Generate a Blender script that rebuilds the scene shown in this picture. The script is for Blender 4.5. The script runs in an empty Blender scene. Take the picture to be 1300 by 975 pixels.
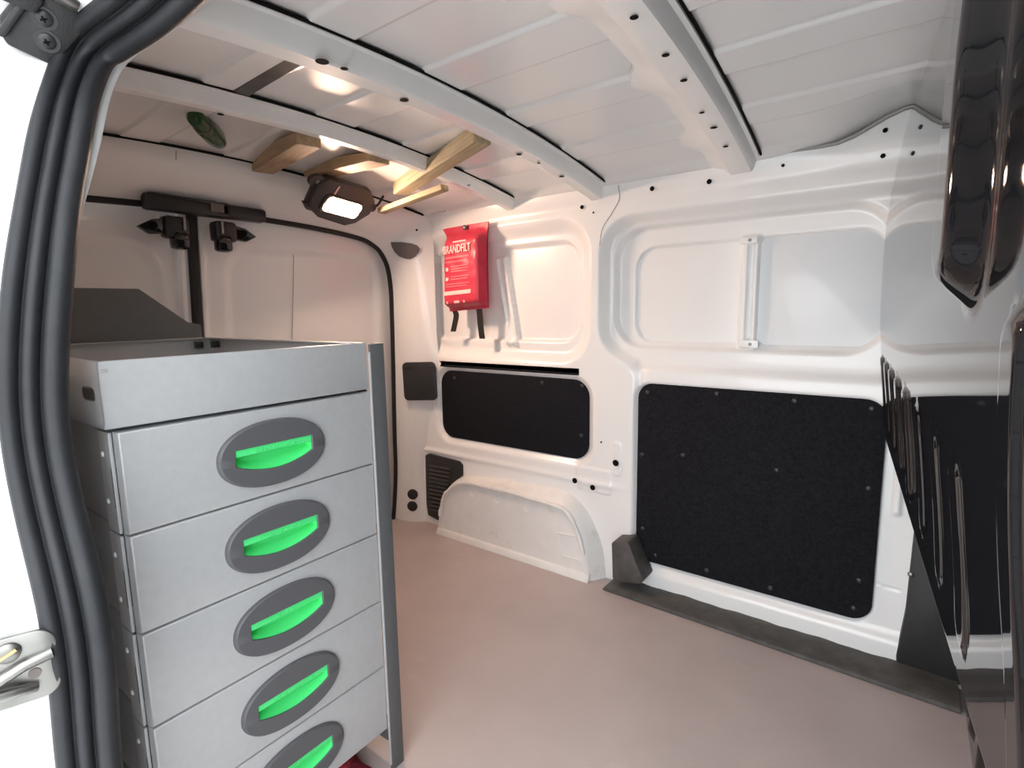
import bpy, bmesh, math, random
import numpy as np
from mathutils import Vector, Matrix, noise
random.seed(7)
S = bpy.context.scene
COL = S.collection
V = Vector

# ------------------------------------------------------------------ camera, light, exposure
FPX = 674.58                     # focal length in pixels of the 1300 px wide frame
HC = 0.86                        # camera height above the body origin
W = 1.45                         # distance of the far side wall
FZ = 0.010                       # load floor level
yaw, pitch, roll = 0.6415163, -0.1380017, -0.0164195
Fv = V((-math.sin(yaw) * math.cos(pitch), math.cos(yaw) * math.cos(pitch), math.sin(pitch)))
Rv = Fv.cross(V((0, 0, 1))).normalized()
Uv = Rv.cross(Fv)
Rv, Uv = math.cos(roll) * Rv + math.sin(roll) * Uv, -math.sin(roll) * Rv + math.cos(roll) * Uv
cam_d = bpy.data.cameras.new('camera')
cam = bpy.data.objects.new('camera', cam_d)
COL.objects.link(cam)
cam_d.sensor_width = 36.0
cam_d.lens = FPX / 1300 * 36.0
cam_d.clip_start = 0.02
m3 = Matrix((Rv, Uv, -Fv)).transposed()
cam.matrix_world = Matrix.Translation((0, 0, HC)) @ m3.to_4x4()
S.camera = cam

world = bpy.data.worlds.new('overcast_sky')
S.world = world
world.use_nodes = True
bg = world.node_tree.nodes['Background']
bg.inputs['Color'].default_value = (0.93, 0.97, 1.0, 1)
bg.inputs['Strength'].default_value = 1.0
S.view_settings.view_transform = 'Standard'
S.view_settings.look = 'None'
S.view_settings.gamma = 1.0
S.view_settings.use_curve_mapping = False
S.view_settings.exposure = 2.42
LAMP_STRENGTH = 70.0
S.cycles.diffuse_bounces = 10
S.cycles.glossy_bounces = 6
S.cycles.max_bounces = 16


# ------------------------------------------------------------------ measuring helpers (a point on a known plane)
def ray(x, y):
    return Fv + Rv * ((x - 650) / FPX) + Uv * ((487.5 - y) / FPX)


def ony(x, y, Y=W):
    d = ray(x, y)
    return d * (Y / d.y) + V((0, 0, HC))


def onx(x, y, X):
    d = ray(x, y)
    return d * (X / d.x) + V((0, 0, HC))


def onz(x, y, Z):
    d = ray(x, y)
    return d * ((Z - HC) / d.z) + V((0, 0, HC))


def onp(x, y, P, N):
    d = ray(x, y)
    t = (V(P) - V((0, 0, HC))).dot(V(N)) / d.dot(V(N))
    return d * t + V((0, 0, HC))


def dep(r, Y):
    """a rectangle measured on the wall plane, moved back to depth Y at its true size"""
    k = Y / W
    x0, x1, z0, z1 = r
    return x0 * k, x1 * k, HC + (z0 - HC) * k, HC + (z1 - HC) * k


# ------------------------------------------------------------------ materials
def mat(name, col, rough=0.5, metal=0.0, spec=0.5, coat=0.0, ior=1.5, noise_amt=0.0, noise_scale=20.0,
        bump=0.0, bump_scale=200.0, emit=None, emit_s=0.0, dirt=None, dirt_amt=0.0, dirt_scale=6.0, aniso=None):
    m = bpy.data.materials.new(name)
    m.use_nodes = True
    nt = m.node_tree
    b = nt.nodes['Principled BSDF']
    b.inputs['Base Color'].default_value = (*col, 1)
    b.inputs['Roughness'].default_value = rough
    b.inputs['Metallic'].default_value = metal
    b.inputs['Specular IOR Level'].default_value = spec
    b.inputs['IOR'].default_value = ior
    b.inputs['Coat Weight'].default_value = coat
    b.inputs['Coat Roughness'].default_value = 0.04
    tc = nt.nodes.new('ShaderNodeTexCoord')
    last = None
    if noise_amt > 0:
        n = nt.nodes.new('ShaderNodeTexNoise')
        n.inputs['Scale'].default_value = noise_scale
        n.inputs['Detail'].default_value = 6
        nt.links.new(tc.outputs['Object'], n.inputs['Vector'])
        r = nt.nodes.new('ShaderNodeValToRGB')
        r.color_ramp.elements[0].position = 0.3
        r.color_ramp.elements[1].position = 0.7
        r.color_ramp.elements[0].color = (*[c * (1 - noise_amt) for c in col], 1)
        r.color_ramp.elements[1].color = (*[min(1, c * (1 + noise_amt)) for c in col], 1)
        nt.links.new(n.outputs['Fac'], r.inputs['Fac'])
        last = r.outputs['Color']
    if dirt is not None:
        n2 = nt.nodes.new('ShaderNodeTexNoise')
        n2.inputs['Scale'].default_value = dirt_scale
        n2.inputs['Detail'].default_value = 9
        n2.inputs['Roughness'].default_value = 0.65
        nt.links.new(tc.outputs['Object'], n2.inputs['Vector'])
        r2 = nt.nodes.new('ShaderNodeValToRGB')
        r2.color_ramp.elements[0].position = 0.58
        r2.color_ramp.elements[1].position = 0.75
        r2.color_ramp.elements[0].color = (0, 0, 0, 1)
        r2.color_ramp.elements[1].color = (dirt_amt,) * 3 + (1,)
        nt.links.new(n2.outputs['Fac'], r2.inputs['Fac'])
        mx = nt.nodes.new('ShaderNodeMixRGB')
        mx.inputs['Color1'].default_value = (*col, 1)
        mx.inputs['Color2'].default_value = (*dirt, 1)
        nt.links.new(r2.outputs['Color'], mx.inputs['Fac'])
        if last:
            nt.links.new(last, mx.inputs['Color1'])
        last = mx.outputs['Color']
    if last:
        nt.links.new(last, b.inputs['Base Color'])
    if bump > 0:
        n3 = nt.nodes.new('ShaderNodeTexNoise')
        n3.inputs['Scale'].default_value = bump_scale
        n3.inputs['Detail'].default_value = 4
        nt.links.new(tc.outputs['Object'], n3.inputs['Vector'])
        bp = nt.nodes.new('ShaderNodeBump')
        bp.inputs['Strength'].default_value = bump
        bp.inputs['Distance'].default_value = 0.002
        nt.links.new(n3.outputs['Fac'], bp.inputs['Height'])
        nt.links.new(bp.outputs['Normal'], b.inputs['Normal'])
    if emit:
        b.inputs['Emission Color'].default_value = (*emit, 1)
        b.inputs['Emission Strength'].default_value = emit_s
    return m


M = {}
M['white'] = mat('white_body_paint', (0.88, 0.875, 0.87), 0.28, coat=0.35, noise_amt=0.02, noise_scale=3, bump=0.02, bump_scale=9)
M['arch'] = mat('scuffed_white_paint', (0.83, 0.82, 0.80), 0.42, noise_amt=0.03, dirt=(0.42, 0.36, 0.31), dirt_amt=0.55, dirt_scale=9, bump=0.15, bump_scale=60)
M['roof'] = mat('roof_white_paint', (0.82, 0.815, 0.81), 0.26, coat=0.3, noise_amt=0.02, noise_scale=3, bump=0.02, bump_scale=8)
M['bow'] = mat('roof_bow_paint', (0.83, 0.83, 0.825), 0.32, coat=0.25, noise_amt=0.02)
M['hole'] = mat('dark_hole', (0.006, 0.006, 0.006), 0.8, spec=0.1)
M['seam'] = mat('seam_sealer_grey', (0.35, 0.34, 0.33), 0.6)
M['floor'] = mat('mauve_floor_film', (0.49, 0.42, 0.405), 0.45, noise_amt=0.07, noise_scale=5, dirt=(0.62, 0.56, 0.545), dirt_amt=0.7, dirt_scale=4.5, bump=0.12, bump_scale=240)
M['felt'] = mat('black_felt_board', (0.013, 0.013, 0.016), 0.95, spec=0.12, noise_amt=0.35, noise_scale=160, bump=0.6, bump_scale=700)
M['rivet'] = mat('black_plastic_rivet', (0.03, 0.03, 0.032), 0.35)
M['plastic'] = mat('black_plastic', (0.022, 0.022, 0.023), 0.45, noise_amt=0.15, noise_scale=80, bump=0.15, bump_scale=500)
M['dustyplastic'] = mat('dusty_grey_plastic', (0.075, 0.07, 0.066), 0.6, noise_amt=0.25, noise_scale=30, dirt=(0.2, 0.18, 0.16), dirt_amt=0.5, dirt_scale=14, bump=0.2, bump_scale=120)
M['greycap'] = mat('taupe_plastic_cap', (0.15, 0.125, 0.115), 0.55, noise_amt=0.08)
M['gloss'] = mat('gloss_black_bulkhead_paint', (0.008, 0.008, 0.009), 0.035, ior=1.52, coat=0.0)
M['rubber'] = mat('charcoal_rubber_seal', (0.020, 0.021, 0.024), 0.5, spec=0.3, noise_amt=0.12, noise_scale=60, bump=0.12, bump_scale=400)
M['blackseal'] = mat('black_rubber_strip', (0.012, 0.011, 0.011), 0.6)
M['silver'] = mat('silver_grey_powder_coat', (0.50, 0.51, 0.52), 0.36, metal=0.2, noise_amt=0.03, noise_scale=90, bump=0.05, bump_scale=900)
M['steelgrey'] = mat('dark_grey_powder_coat', (0.105, 0.108, 0.112), 0.5, noise_amt=0.04, noise_scale=90, bump=0.05, bump_scale=900)
M['panelgrey'] = mat('grey_end_panel_paint', (0.115, 0.118, 0.113), 0.5, noise_amt=0.04, noise_scale=60)
M['handle'] = mat('graphite_plastic', (0.10, 0.10, 0.108), 0.45, bump=0.05, bump_scale=600)
M['green'] = mat('bright_green_plastic', (0.085, 0.78, 0.235), 0.42)
M['steel'] = mat('zinc_plated_steel', (0.27, 0.265, 0.25), 0.34, metal=0.9, noise_amt=0.1, noise_scale=40)
M['brass'] = mat('worn_brass', (0.62, 0.44, 0.22), 0.3, metal=0.9)
M['red'] = mat('red_foil_pouch', (0.52, 0.035, 0.070), 0.35, noise_amt=0.08, noise_scale=25, bump=0.25, bump_scale=40)
M['pinkprint'] = mat('pale_pink_print', (0.86, 0.52, 0.50), 0.5)
M['redprint'] = mat('light_red_print', (0.80, 0.14, 0.17), 0.5)
M['strap'] = mat('black_webbing', (0.012, 0.011, 0.011), 0.85, bump=0.4, bump_scale=600)
M['redcloth'] = mat('dark_red_cloth', (0.26, 0.015, 0.03), 0.9, noise_amt=0.3, noise_scale=60, bump=0.8, bump_scale=260)
M['lampbody'] = mat('brown_black_lamp_plastic', (0.045, 0.035, 0.032), 0.45)
M['lens'] = mat('lit_lamp_lens', (1, 0.9, 0.75), 0.4, emit=(1.0, 0.68, 0.50), emit_s=LAMP_STRENGTH)
M['lensglow'] = mat('amber_edge_glow', (1, 0.75, 0.45), 0.4, emit=(1.0, 0.52, 0.20), emit_s=0.5)  # paints the yellowish glow at the lens edge as a faintly emissive ring
M['greenglass'] = mat('dark_green_glass', (0.018, 0.06, 0.018), 0.2, spec=0.35)
M['lightpanel'] = mat('white_flat_sheet', (0.80, 0.82, 0.84), 0.35, coat=0.2)
M['concrete'] = mat('concrete_ground', (0.50, 0.50, 0.49), 0.8, noise_amt=0.15, noise_scale=4, bump=0.3, bump_scale=30)


def wood(name, c1, c2):
    m = bpy.data.materials.new(name)
    m.use_nodes = True
    nt = m.node_tree
    b = nt.nodes['Principled BSDF']
    b.inputs['Roughness'].default_value = 0.65
    tc = nt.nodes.new('ShaderNodeTexCoord')
    mp = nt.nodes.new('ShaderNodeMapping')
    mp.inputs['Scale'].default_value = (4, 60, 60)
    n = nt.nodes.new('ShaderNodeTexNoise')
    n.inputs['Scale'].default_value = 2.2
    n.inputs['Detail'].default_value = 5
    r = nt.nodes.new('ShaderNodeValToRGB')
    r.color_ramp.elements[0].color = (*c1, 1)
    r.color_ramp.elements[1].color = (*c2, 1)
    r.color_ramp.elements[0].position = 0.35
    r.color_ramp.elements[1].position = 0.65
    nt.links.new(tc.outputs['Object'], mp.inputs['Vector'])
    nt.links.new(mp.outputs['Vector'], n.inputs['Vector'])
    nt.links.new(n.outputs['Fac'], r.inputs['Fac'])
    nt.links.new(r.outputs['Color'], b.inputs['Base Color'])
    return m


M['wood'] = wood('raw_pine', (0.34, 0.23, 0.13), (0.46, 0.33, 0.20))
M['oldwood'] = wood('weathered_pine', (0.30, 0.24, 0.14), (0.42, 0.35, 0.22))


# ------------------------------------------------------------------ building helpers
def link(name, me, m, parent=None, smooth=True):
    if m is not None and not me.materials:
        me.materials.append(m)
    if smooth:
        me.shade_smooth()
    o = bpy.data.objects.new(name, me)
    COL.objects.link(o)
    if parent is not None:
        o.parent = parent
    return o


def mesh_obj(name, vs, fs, m, parent=None, smooth=True):
    me = bpy.data.meshes.new(name)
    me.from_pydata([tuple(v) for v in vs], [], fs)
    me.update()
    return link(name, me, m, parent, smooth)


def bm_obj(name, bm, m, parent=None, smooth=False):
    bmesh.ops.recalc_face_normals(bm, faces=bm.faces)
    me = bpy.data.meshes.new(name)
    bm.to_mesh(me)
    bm.free()
    return link(name, me, m, parent, smooth)


def sharp(o, ang=35):
    """smooth shading that keeps edges over the angle sharp"""
    me = o.data
    me.shade_smooth()
    me.set_sharp_from_angle(angle=math.radians(ang))
    return o


def empty(name, loc):
    o = bpy.data.objects.new(name, None)
    o.location = loc
    o.empty_display_size = 0.05
    COL.objects.link(o)
    return o


def tag(o, label=None, cat=None, group=None, kind=None):
    if label:
        o['label'] = label
    if cat:
        o['category'] = cat
    if group:
        o['group'] = group
    if kind:
        o['kind'] = kind
    return o


def put(o, parent):
    """parent a mesh that was built in world coordinates"""
    bpy.context.view_layer.update()
    o.parent = parent
    o.matrix_parent_inverse = Matrix.Translation(-V(parent.location))
    return o


def grid_obj(name, P, m, parent=None, flip=False):
    """P: array (nu, nv, 3)"""
    nu, nv = P.shape[:2]
    vs = P.reshape(-1, 3).astype(np.float32)
    i, j = np.meshgrid(np.arange(nu - 1), np.arange(nv - 1), indexing='ij')
    a = (i * nv + j).ravel()
    q = np.stack([a, a + 1, a + nv + 1, a + nv], 1)
    if flip:
        q = q[:, ::-1]
    me = bpy.data.meshes.new(name)
    me.vertices.add(len(vs))
    me.vertices.foreach_set('co', vs.ravel())
    me.loops.add(q.size)
    me.loops.foreach_set('vertex_index', np.ascontiguousarray(q).ravel().astype(np.int32))
    me.polygons.add(len(q))
    me.polygons.foreach_set('loop_start', np.arange(0, q.size, 4, dtype=np.int32))
    me.polygons.foreach_set('loop_total', np.full(len(q), 4, dtype=np.int32))
    me.update(calc_edges=True)
    return link(name, me, m, parent)


def box(name, c, s, m, parent=None, bev=0.0, axes=None, seg=2):
    """box of size s centred at c; axes = three direction vectors"""
    bm = bmesh.new()
    bmesh.ops.create_cube(bm, size=1)
    bmesh.ops.scale(bm, vec=s, verts=bm.verts)
    if bev > 0:
        bmesh.ops.bevel(bm, geom=list(bm.edges), offset=bev, segments=seg, affect='EDGES', profile=0.5)
    if axes:
        mt = Matrix([V(a) for a in axes]).transposed()
        bmesh.ops.transform(bm, matrix=mt.to_4x4(), verts=bm.verts)
    bmesh.ops.translate(bm, vec=V(c), verts=bm.verts)
    o = bm_obj(name, bm, m, parent)
    if bev > 0:
        sharp(o)
    return o


def prism(name, pts, d, m, parent=None, bev=0.0, seg=2):
    """polygon pts (3D) extruded along vector d"""
    bm = bmesh.new()
    a = [bm.verts.new(p) for p in pts]
    b = [bm.verts.new(V(p) + V(d)) for p in pts]
    n = len(pts)
    bm.faces.new(a)
    bm.faces.new(b[::-1])
    for i in range(n):
        bm.faces.new((a[i], a[(i + 1) % n], b[(i + 1) % n], b[i]))
    bmesh.ops.recalc_face_normals(bm, faces=bm.faces)
    if bev > 0:
        es = [e for e in bm.edges if len(e.link_faces) == 2 and e.link_faces[0].normal.angle(e.link_faces[1].normal, 0) > 0.6]
        bmesh.ops.bevel(bm, geom=es, offset=bev, segments=seg, affect='EDGES', profile=0.5, clamp_overlap=True)
    o = bm_obj(name, bm, m, parent)
    return sharp(o)


def disc(name, c, nrm, r, h, m, parent=None, n=14, dome=0.0):
    """short cylinder (or domed button) on a surface, axis nrm"""
    nrm = V(nrm).normalized()
    t = nrm.orthogonal().normalized()
    s = nrm.cross(t)
    vs, fs = [], []
    rings = [(r, 0.0), (r, h)] + ([(r * 0.75, h + dome * 0.6), (r * 0.4, h + dome * 0.9)] if dome > 0 else [])
    for rr, hh in rings:
        for k in range(n):
            a = 2 * math.pi * k / n
            vs.append(V(c) + t * (rr * math.cos(a)) + s * (rr * math.sin(a)) + nrm * hh)
    for i in range(len(rings) - 1):
        for k in range(n):
            fs.append((i * n + k, i * n + (k + 1) % n, (i + 1) * n + (k + 1) % n, (i + 1) * n + k))
    vs.append(V(c) + nrm * (h + dome))
    base = (len(rings) - 1) * n
    for k in range(n):
        fs.append((base + k, base + (k + 1) % n, len(vs) - 1))
    o = mesh_obj(name, vs, fs, m, parent)
    return sharp(o, 50)


def tube(name, pts, r, m, parent=None, n=10, closed=False, squash=None):
    pts = [V(p) for p in pts]
    vs, fs = [], []
    N = len(pts)
    ref = None
    for i, p in enumerate(pts):
        t = (pts[min(i + 1, N - 1)] - pts[max(i - 1, 0)]).normalized()
        if ref is None:
            ref = t.orthogonal().normalized()
        ref = (ref - t * ref.dot(t)).normalized()
        b = t.cross(ref)
        rr = r[i] if isinstance(r, (list, tuple)) else r
        for k in range(n):
            a = 2 * math.pi * k / n
            vs.append(p + ref * (rr * math.cos(a)) + b * (rr * math.sin(a)))
    for i in range(N - 1):
        for k in range(n):
            fs.append((i * n + k, i * n + (k + 1) % n, (i + 1) * n + (k + 1) % n, (i + 1) * n + k))
    fs.append(tuple(range(n))[::-1])
    fs.append(tuple((N - 1) * n + k for k in range(n)))
    o = mesh_obj(name, vs, fs, m, parent)
    return sharp(o, 60)


def spline(pts, n):
    """Catmull-Rom through pts"""
    P = [V(p) for p in pts]
    P = [P[0] * 2 - P[1]] + P + [P[-1] * 2 - P[-2]]
    out = []
    segs = len(P) - 3
    for i in range(n):
        u = i / (n - 1) * segs
        k = min(int(u), segs - 1)
        t = u - k
        a, b, c, d = P[k:k + 4]
        out.append(0.5 * ((2 * b) + (c - a) * t + (2 * a - 5 * b + 4 * c - d) * t * t + (3 * b - a - 3 * c + d) * t ** 3))
    return out


def rrect(x0, x1, z0, z1, r, n=6):
    out = []
    for cx, cz, a0 in ((x1 - r, z1 - r, 0), (x0 + r, z1 - r, 90), (x0 + r, z0 + r, 180), (x1 - r, z0 + r, 270)):
        for k in range(n + 1):
            a = math.radians(a0 + 90 * k / n)
            out.append((cx + r * math.cos(a), cz + r * math.sin(a)))
    return out


def smooth(a, b, x):
    t = np.clip((x - a) / (b - a), 0, 1)
    return t * t * (3 - 2 * t)


def sdr(X, Z, r, rad):
    x0, x1, z0, z1 = r
    qx = np.abs(X - (x0 + x1) / 2) - (x1 - x0) / 2 + rad
    qz = np.abs(Z - (z0 + z1) / 2) - (z1 - z0) / 2 + rad
    return np.hypot(np.maximum(qx, 0), np.maximum(qz, 0)) + np.minimum(np.maximum(qx, qz), 0) - rad


def roofz(y, x=-0.6):
    return 1.283 - 0.063 * ((y - 0.72) / 0.73) ** 2 - 0.010 * np.clip((-x - 1.1) / 0.36, 0, 1)


from mathutils.bvhtree import BVHTree
_trees = {}


def hit(o, px, py):
    """point and normal of a built (untransformed) mesh where the sight line meets it"""
    if o.name not in _trees:
        _trees[o.name] = BVHTree.FromPolygons([v.co.copy() for v in o.data.vertices], [tuple(p.vertices) for p in o.data.polygons])
    p, n, i, d = _trees[o.name].ray_cast(V((0, 0, HC)), ray(px, py).normalized())
    if n.dot(ray(px, py)) > 0:
        n = -n
    return p, n


# ------------------------------------------------------------------ the setting
# floor
nx, ny = 60, 40
fx = np.linspace(-1.75, 0.35, nx)
fy = np.linspace(0.10, 1.52, ny)
X, Y = np.meshgrid(fx, fy, indexing='ij')
floor = grid_obj('floor', np.stack([X, Y, np.full_like(X, FZ)], -1), M['floor'], flip=True)
tag(floor, 'worn mauve brown load floor film', 'floor', kind='structure')
ground = box('ground', (0, -4.2, -0.56), (16, 8.4, 0.1), M['concrete'])
tag(ground, 'grey concrete ground outside the van', 'ground', kind='structure')

# far side wall: pressed steel relief
gx = np.arange(-1.56, 0.30, 0.004)
gz = np.concatenate([np.linspace(0.0, 1.225, 306)])
X, Z = np.meshgrid(gx, gz, indexing='ij')
ztop = 1.222 + 0.050 * smooth(-0.17, -0.02, gx)
Z = Z * (ztop / 1.225)[:, None]
h = np.zeros_like(X)
# right-hand field: window recess flowing down into the boarded recess
a = sdr(X, Z, dep((-0.755, 0.5, 0.70, 1.125), 1.46), 0.11)
b = sdr(X, Z, dep((-0.640, 0.5, 0.070, 0.80), 1.46), 0.05)
k = 0.07
hh = np.clip(0.5 + 0.5 * (b - a) / k, 0, 1)
sdA = b * (1 - hh) + a * hh - k * hh * (1 - hh)
h += (0.018 + 0.016 * smooth(0.655, 0.73, Z)) * smooth(0.0, 0.032, -sdA)
h += 0.024 * smooth(0.0, 0.015, -sdr(X, Z, dep((-0.70, -0.030, 0.742, 1.088), 1.50), 0.10))
h += 0.010 * smooth(0.0, 0.007, -sdr(X, Z, dep((-0.636, -0.045, 0.760, 1.030), 1.512), 0.065))
# shelf under the window and lip over the board
h += -0.012 * smooth(0.70, 0.678, Z) * smooth(0.0, 0.05, -sdA) * smooth(0.60, 0.64, Z)
h += 0.012 * smooth(0.0, 0.012, -sdr(X, Z, dep((-0.632, -0.020, 0.096, 0.650), 1.465), 0.05))
# divider bar of the window blank
bx = (X - (-0.329 * 1.045))
inb = smooth(0.748, 0.76, Z) * smooth(1.045, 1.03, Z)
h += -0.022 * smooth(0.026, 0.018, np.abs(bx)) * inb
h += 0.014 * smooth(0.009, 0.006, np.abs(bx - 0.004)) * inb * smooth(0.765, 0.775, Z) * smooth(1.025, 1.015, Z)
# left-hand field
sdB = sdr(X, Z, dep((-1.50, -0.772, 0.680, 1.142), 1.46), 0.12)
h += 0.032 * smooth(0.0, 0.05, -sdB)
h += 0.020 * smooth(0.0, 0.012, -sdr(X, Z, dep((-1.45, -0.812, 0.754, 1.072), 1.49), 0.07))
bb = X - (-1.152 - (Z - 1.04) * 0.175 * 1.0)
inb = smooth(0.735, 0.75, Z) * smooth(1.05, 1.035, Z)
h += -0.020 * smooth(0.026, 0.020, np.abs(bb)) * inb
h += 0.010 * smooth(0.012, 0.008, np.abs(bb + 0.003)) * inb
# lower left boarded recess with its soft rim
sdP = sdr(X, Z, dep((-1.445, -0.765, 0.362, 0.655), 1.46), 0.075)
h += 0.020 * smooth(-0.006, 0.024, -sdP)
# soft swages
h += -0.006 * np.exp(-((Z - 0.315) / 0.010) ** 2) * smooth(-0.62, -0.75, X)
h += 0.004 * np.exp(-((Z - 1.165) / 0.02) ** 2)
h += -0.010 * smooth(1.15, 1.222, Z) * smooth(-0.1, -0.3, X)
# bracket pocket on the middle pillar
h += -0.004 * smooth(0.0, 0.004, -sdr(X, Z, (-0.83, -0.705, 0.285, 0.365), 0.01))
h += -0.004 * smooth(0.0, 0.004, -sdr(X, Z, (-0.705, -0.672, 0.35, 0.46), 0.014))
# bead on the front pillar
h += -0.008 * smooth(0.010, 0.004, np.abs(X - 0.006)) * smooth(0.37, 0.385, Z) * smooth(0.70, 0.66, Z)
h += 0.006 * smooth(0.0025, 0.001, np.abs(Z - (0.20 - 0.10 * (X + 0.03)))) * smooth(-0.03, -0.02, X) * smooth(0.03, 0.02, X)
# sheet seam of the middle pillar
h += 0.002 * np.exp(-((Z - 0.082) / 0.002) ** 2) * smooth(-0.60, -0.56, X)
wall_far = grid_obj('wall_far', np.stack([X, W + h, Z], -1), M['white'])
tag(wall_far, 'white pressed steel far side of the van with window blanks', 'wall', kind='structure')


def wall_y(x, z):
    i = int(np.clip(round((x + 1.56) / 0.004), 0, len(gx) - 1))
    j = int(np.clip(round(z / (ztop[i] / 1.225) / (1.225 / 305)), 0, 305))
    return W + h[i, j]


# bolt holes of the far wall
for px, py, r in ((739, 263, 0.006), (754, 270, 0.003), (829, 240, 0.0065), (901, 231, 0.0065), (1124, 166, 0.005), (1121, 198, 0.005),
                  (995, 211, 0.004), (732, 609, 0.009), (754, 618, 0.009), (783, 587, 0.010), (764, 561, 0.003)):
    p = ony(px, py, W)
    p.y = wall_y(p.x, p.z)
    disc('bolt_hole', (p.x, p.y - 0.004, p.z), (0, -1, 0), r, 0.0008, M['hole'], wall_far)
# roof-to-wall sealed seam
pts = []
for xx in np.linspace(-1.45, -0.01, 50):
    pts.append((xx, W - 0.006, 1.222 + 0.050 * smooth(-0.17, -0.02, xx) - 0.004))
tube('seam', pts, 0.0045, M['seam'], wall_far, n=6)
tube('pillar_seam', [V((p.x, wall_y(p.x, p.z) - 0.0005, p.z)) for p in spline([ony(*q) for q in ((787, 236), (786, 252), (776, 272), (765, 290), (761, 312))], 16)], 0.0012, M['seam'], wall_far, n=5)
# small bracket tab at the second bow
tp = ony(757, 229, 1.43)
prism('bow_bracket', [tp + V((dx, 0, dz)) for dx, dz in rrect(-0.022, 0.022, -0.017, 0.017, 0.014)], (0, 0.006, 0), M['bow'], wall_far, bev=0.001)
disc('bracket_bolt', tp + V((0, -0.001, 0)), (0, -1, 0), 0.007, 0.004, M['steel'], wall_far)
tp = ony(557, 267, 1.42)
prism('bow_bracket', [tp + V((dx, 0, dz)) for dx, dz in rrect(-0.04, 0.04, -0.012, 0.012, 0.010)], (0, 0.006, 0), M['bow'], wall_far, bev=0.001)
disc('bracket_bolt', tp + V((0, -0.001, 0)), (0, -1, 0), 0.004, 0.002, M['hole'], wall_far)
# bare sheet of the window blank nearest the bulkhead
r = dep((-0.312, -0.047, 0.764, 1.026), 1.515)
o = prism('window_blank_sheet', [(x, 1.512, z) for x, z in rrect(*r, 0.03)], (0, 0.004, 0), M['lightpanel'], wall_far, bev=0.0008)
# pressed brackets at the foot and head of the divider bar
for px, py, w_, h_ in ((950, 437, 0.024, 0.010), (950, 305, 0.022, 0.008)):
    p = ony(px, py, 1.49)
    prism('bar_bracket', [p + V((dx, 0, dz)) for dx, dz in rrect(-w_, w_, -h_, h_, 0.004)], (0, 0.010, 0), M['white'], wall_far, bev=0.0015)
    disc('bracket_hole', p + V((0.004, -0.0005, 0)), (0, -1, 0), 0.0045, 0.0005, M['seam'], wall_far)

# wheel arch (part of the wall)
AY = W * (0.86 - FZ) / 0.884
face_px = [(557, 677), (560, 650), (564, 632), (573, 620), (588, 613), (620, 619), (650, 626), (680, 635), (706, 643), (718, 649), (728, 664), (736, 684), (741, 706), (744, 738)]
back_px = [(557, 660), (561, 640), (566, 624), (578, 610), (592, 603), (625, 605), (660, 610), (695, 615), (720, 620), (738, 634), (752, 652), (763, 676), (770, 700), (774, 738)]
fp = [ony(x, y, AY) for x, y in face_px]
bp = [ony(x, y, 1.46) for x, y in back_px]
fp = spline(fp, 50)
bp = spline(bp, 50)
fp[0].z = fp[-1].z = FZ
for p in fp + bp:
    p.z = max(p.z, FZ - 0.002)
rows = []
for t, inset in ((0.0, 0.010), (0.0, 0.0), (0.12, -0.004), (0.3, -0.006), (0.6, -0.003), (1.0, 0.0)):
    row = []
    cx, cz = -1.05, 0.06
    for f, b_ in zip(fp, bp):
        q = f.lerp(b_, t)
        dv = V((q.x - cx, 0, q.z - cz))
        q = q - dv.normalized() * inset if inset > 0 else q - dv.normalized() * inset * 1.0
        if inset > 0:
            q.y += 0.004
        row.append((q.x, q.y, max(q.z, FZ - 0.002)))
    rows.append(row)
rows = rows[::-1]
P = np.array(rows)
inner = P[-1]
cen = np.array([-1.05, AY + 0.004, FZ])
Pf = [P]
for s_ in (0.94, 0.8, 0.6, 0.4, 0.2, 0.0):
    rr = inner.copy()
    rr[:, 0] = cen[0] + (inner[:, 0] - cen[0]) * s_ if s_ < 1 else rr[:, 0]
    rr[:, 2] = FZ + (inner[:, 2] - FZ) * s_
    Pf.append(rr[None])
arch = grid_obj('wheel_arch', np.concatenate(Pf), M['arch'], wall_far)
tag(arch, 'scuffed white rear wheel arch')
tube('weld_flange', [p + V((0, -0.002, 0.002)) for p in fp[3:46]], [0.0075 + 0.0028 * math.sin(i * 1.9) * math.sin(i * 0.77) for i in range(43)], M['arch'], wall_far, n=8)
a0, a1 = ony(556, 677, AY), ony(748, 738, AY)
prism('arch_foot_flange', [(a0.x, AY - 0.012, FZ), (a1.x, AY - 0.012, FZ), (a1.x, AY - 0.004, FZ + 0.020), (a0.x, AY - 0.004, FZ + 0.020)], (0, 0.014, 0.004), M['arch'], wall_far, bev=0.002)
for px, py in ((600, 626), (632, 634), (669, 645)):
    c = ony(px, py, AY + 0.003)
    tube('pressed_ring', [c + V((0.013 * math.cos(a_), -0.001, 0.013 * math.sin(a_))) for a_ in np.linspace(math.pi * 1.02, math.pi * 1.98, 9)], 0.0022, M['arch'], wall_far, n=6)
for px0, py0, px1, py1 in ((706, 676, 735, 682), (708, 676, 714, 705), (714, 705, 738, 712), (572, 640, 573, 664)):
    tube('pressed_mark', [ony(px0, py0, AY + 0.003), ony(px1, py1, AY + 0.003)], 0.0022, M['arch'], wall_far, n=6)

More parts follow.
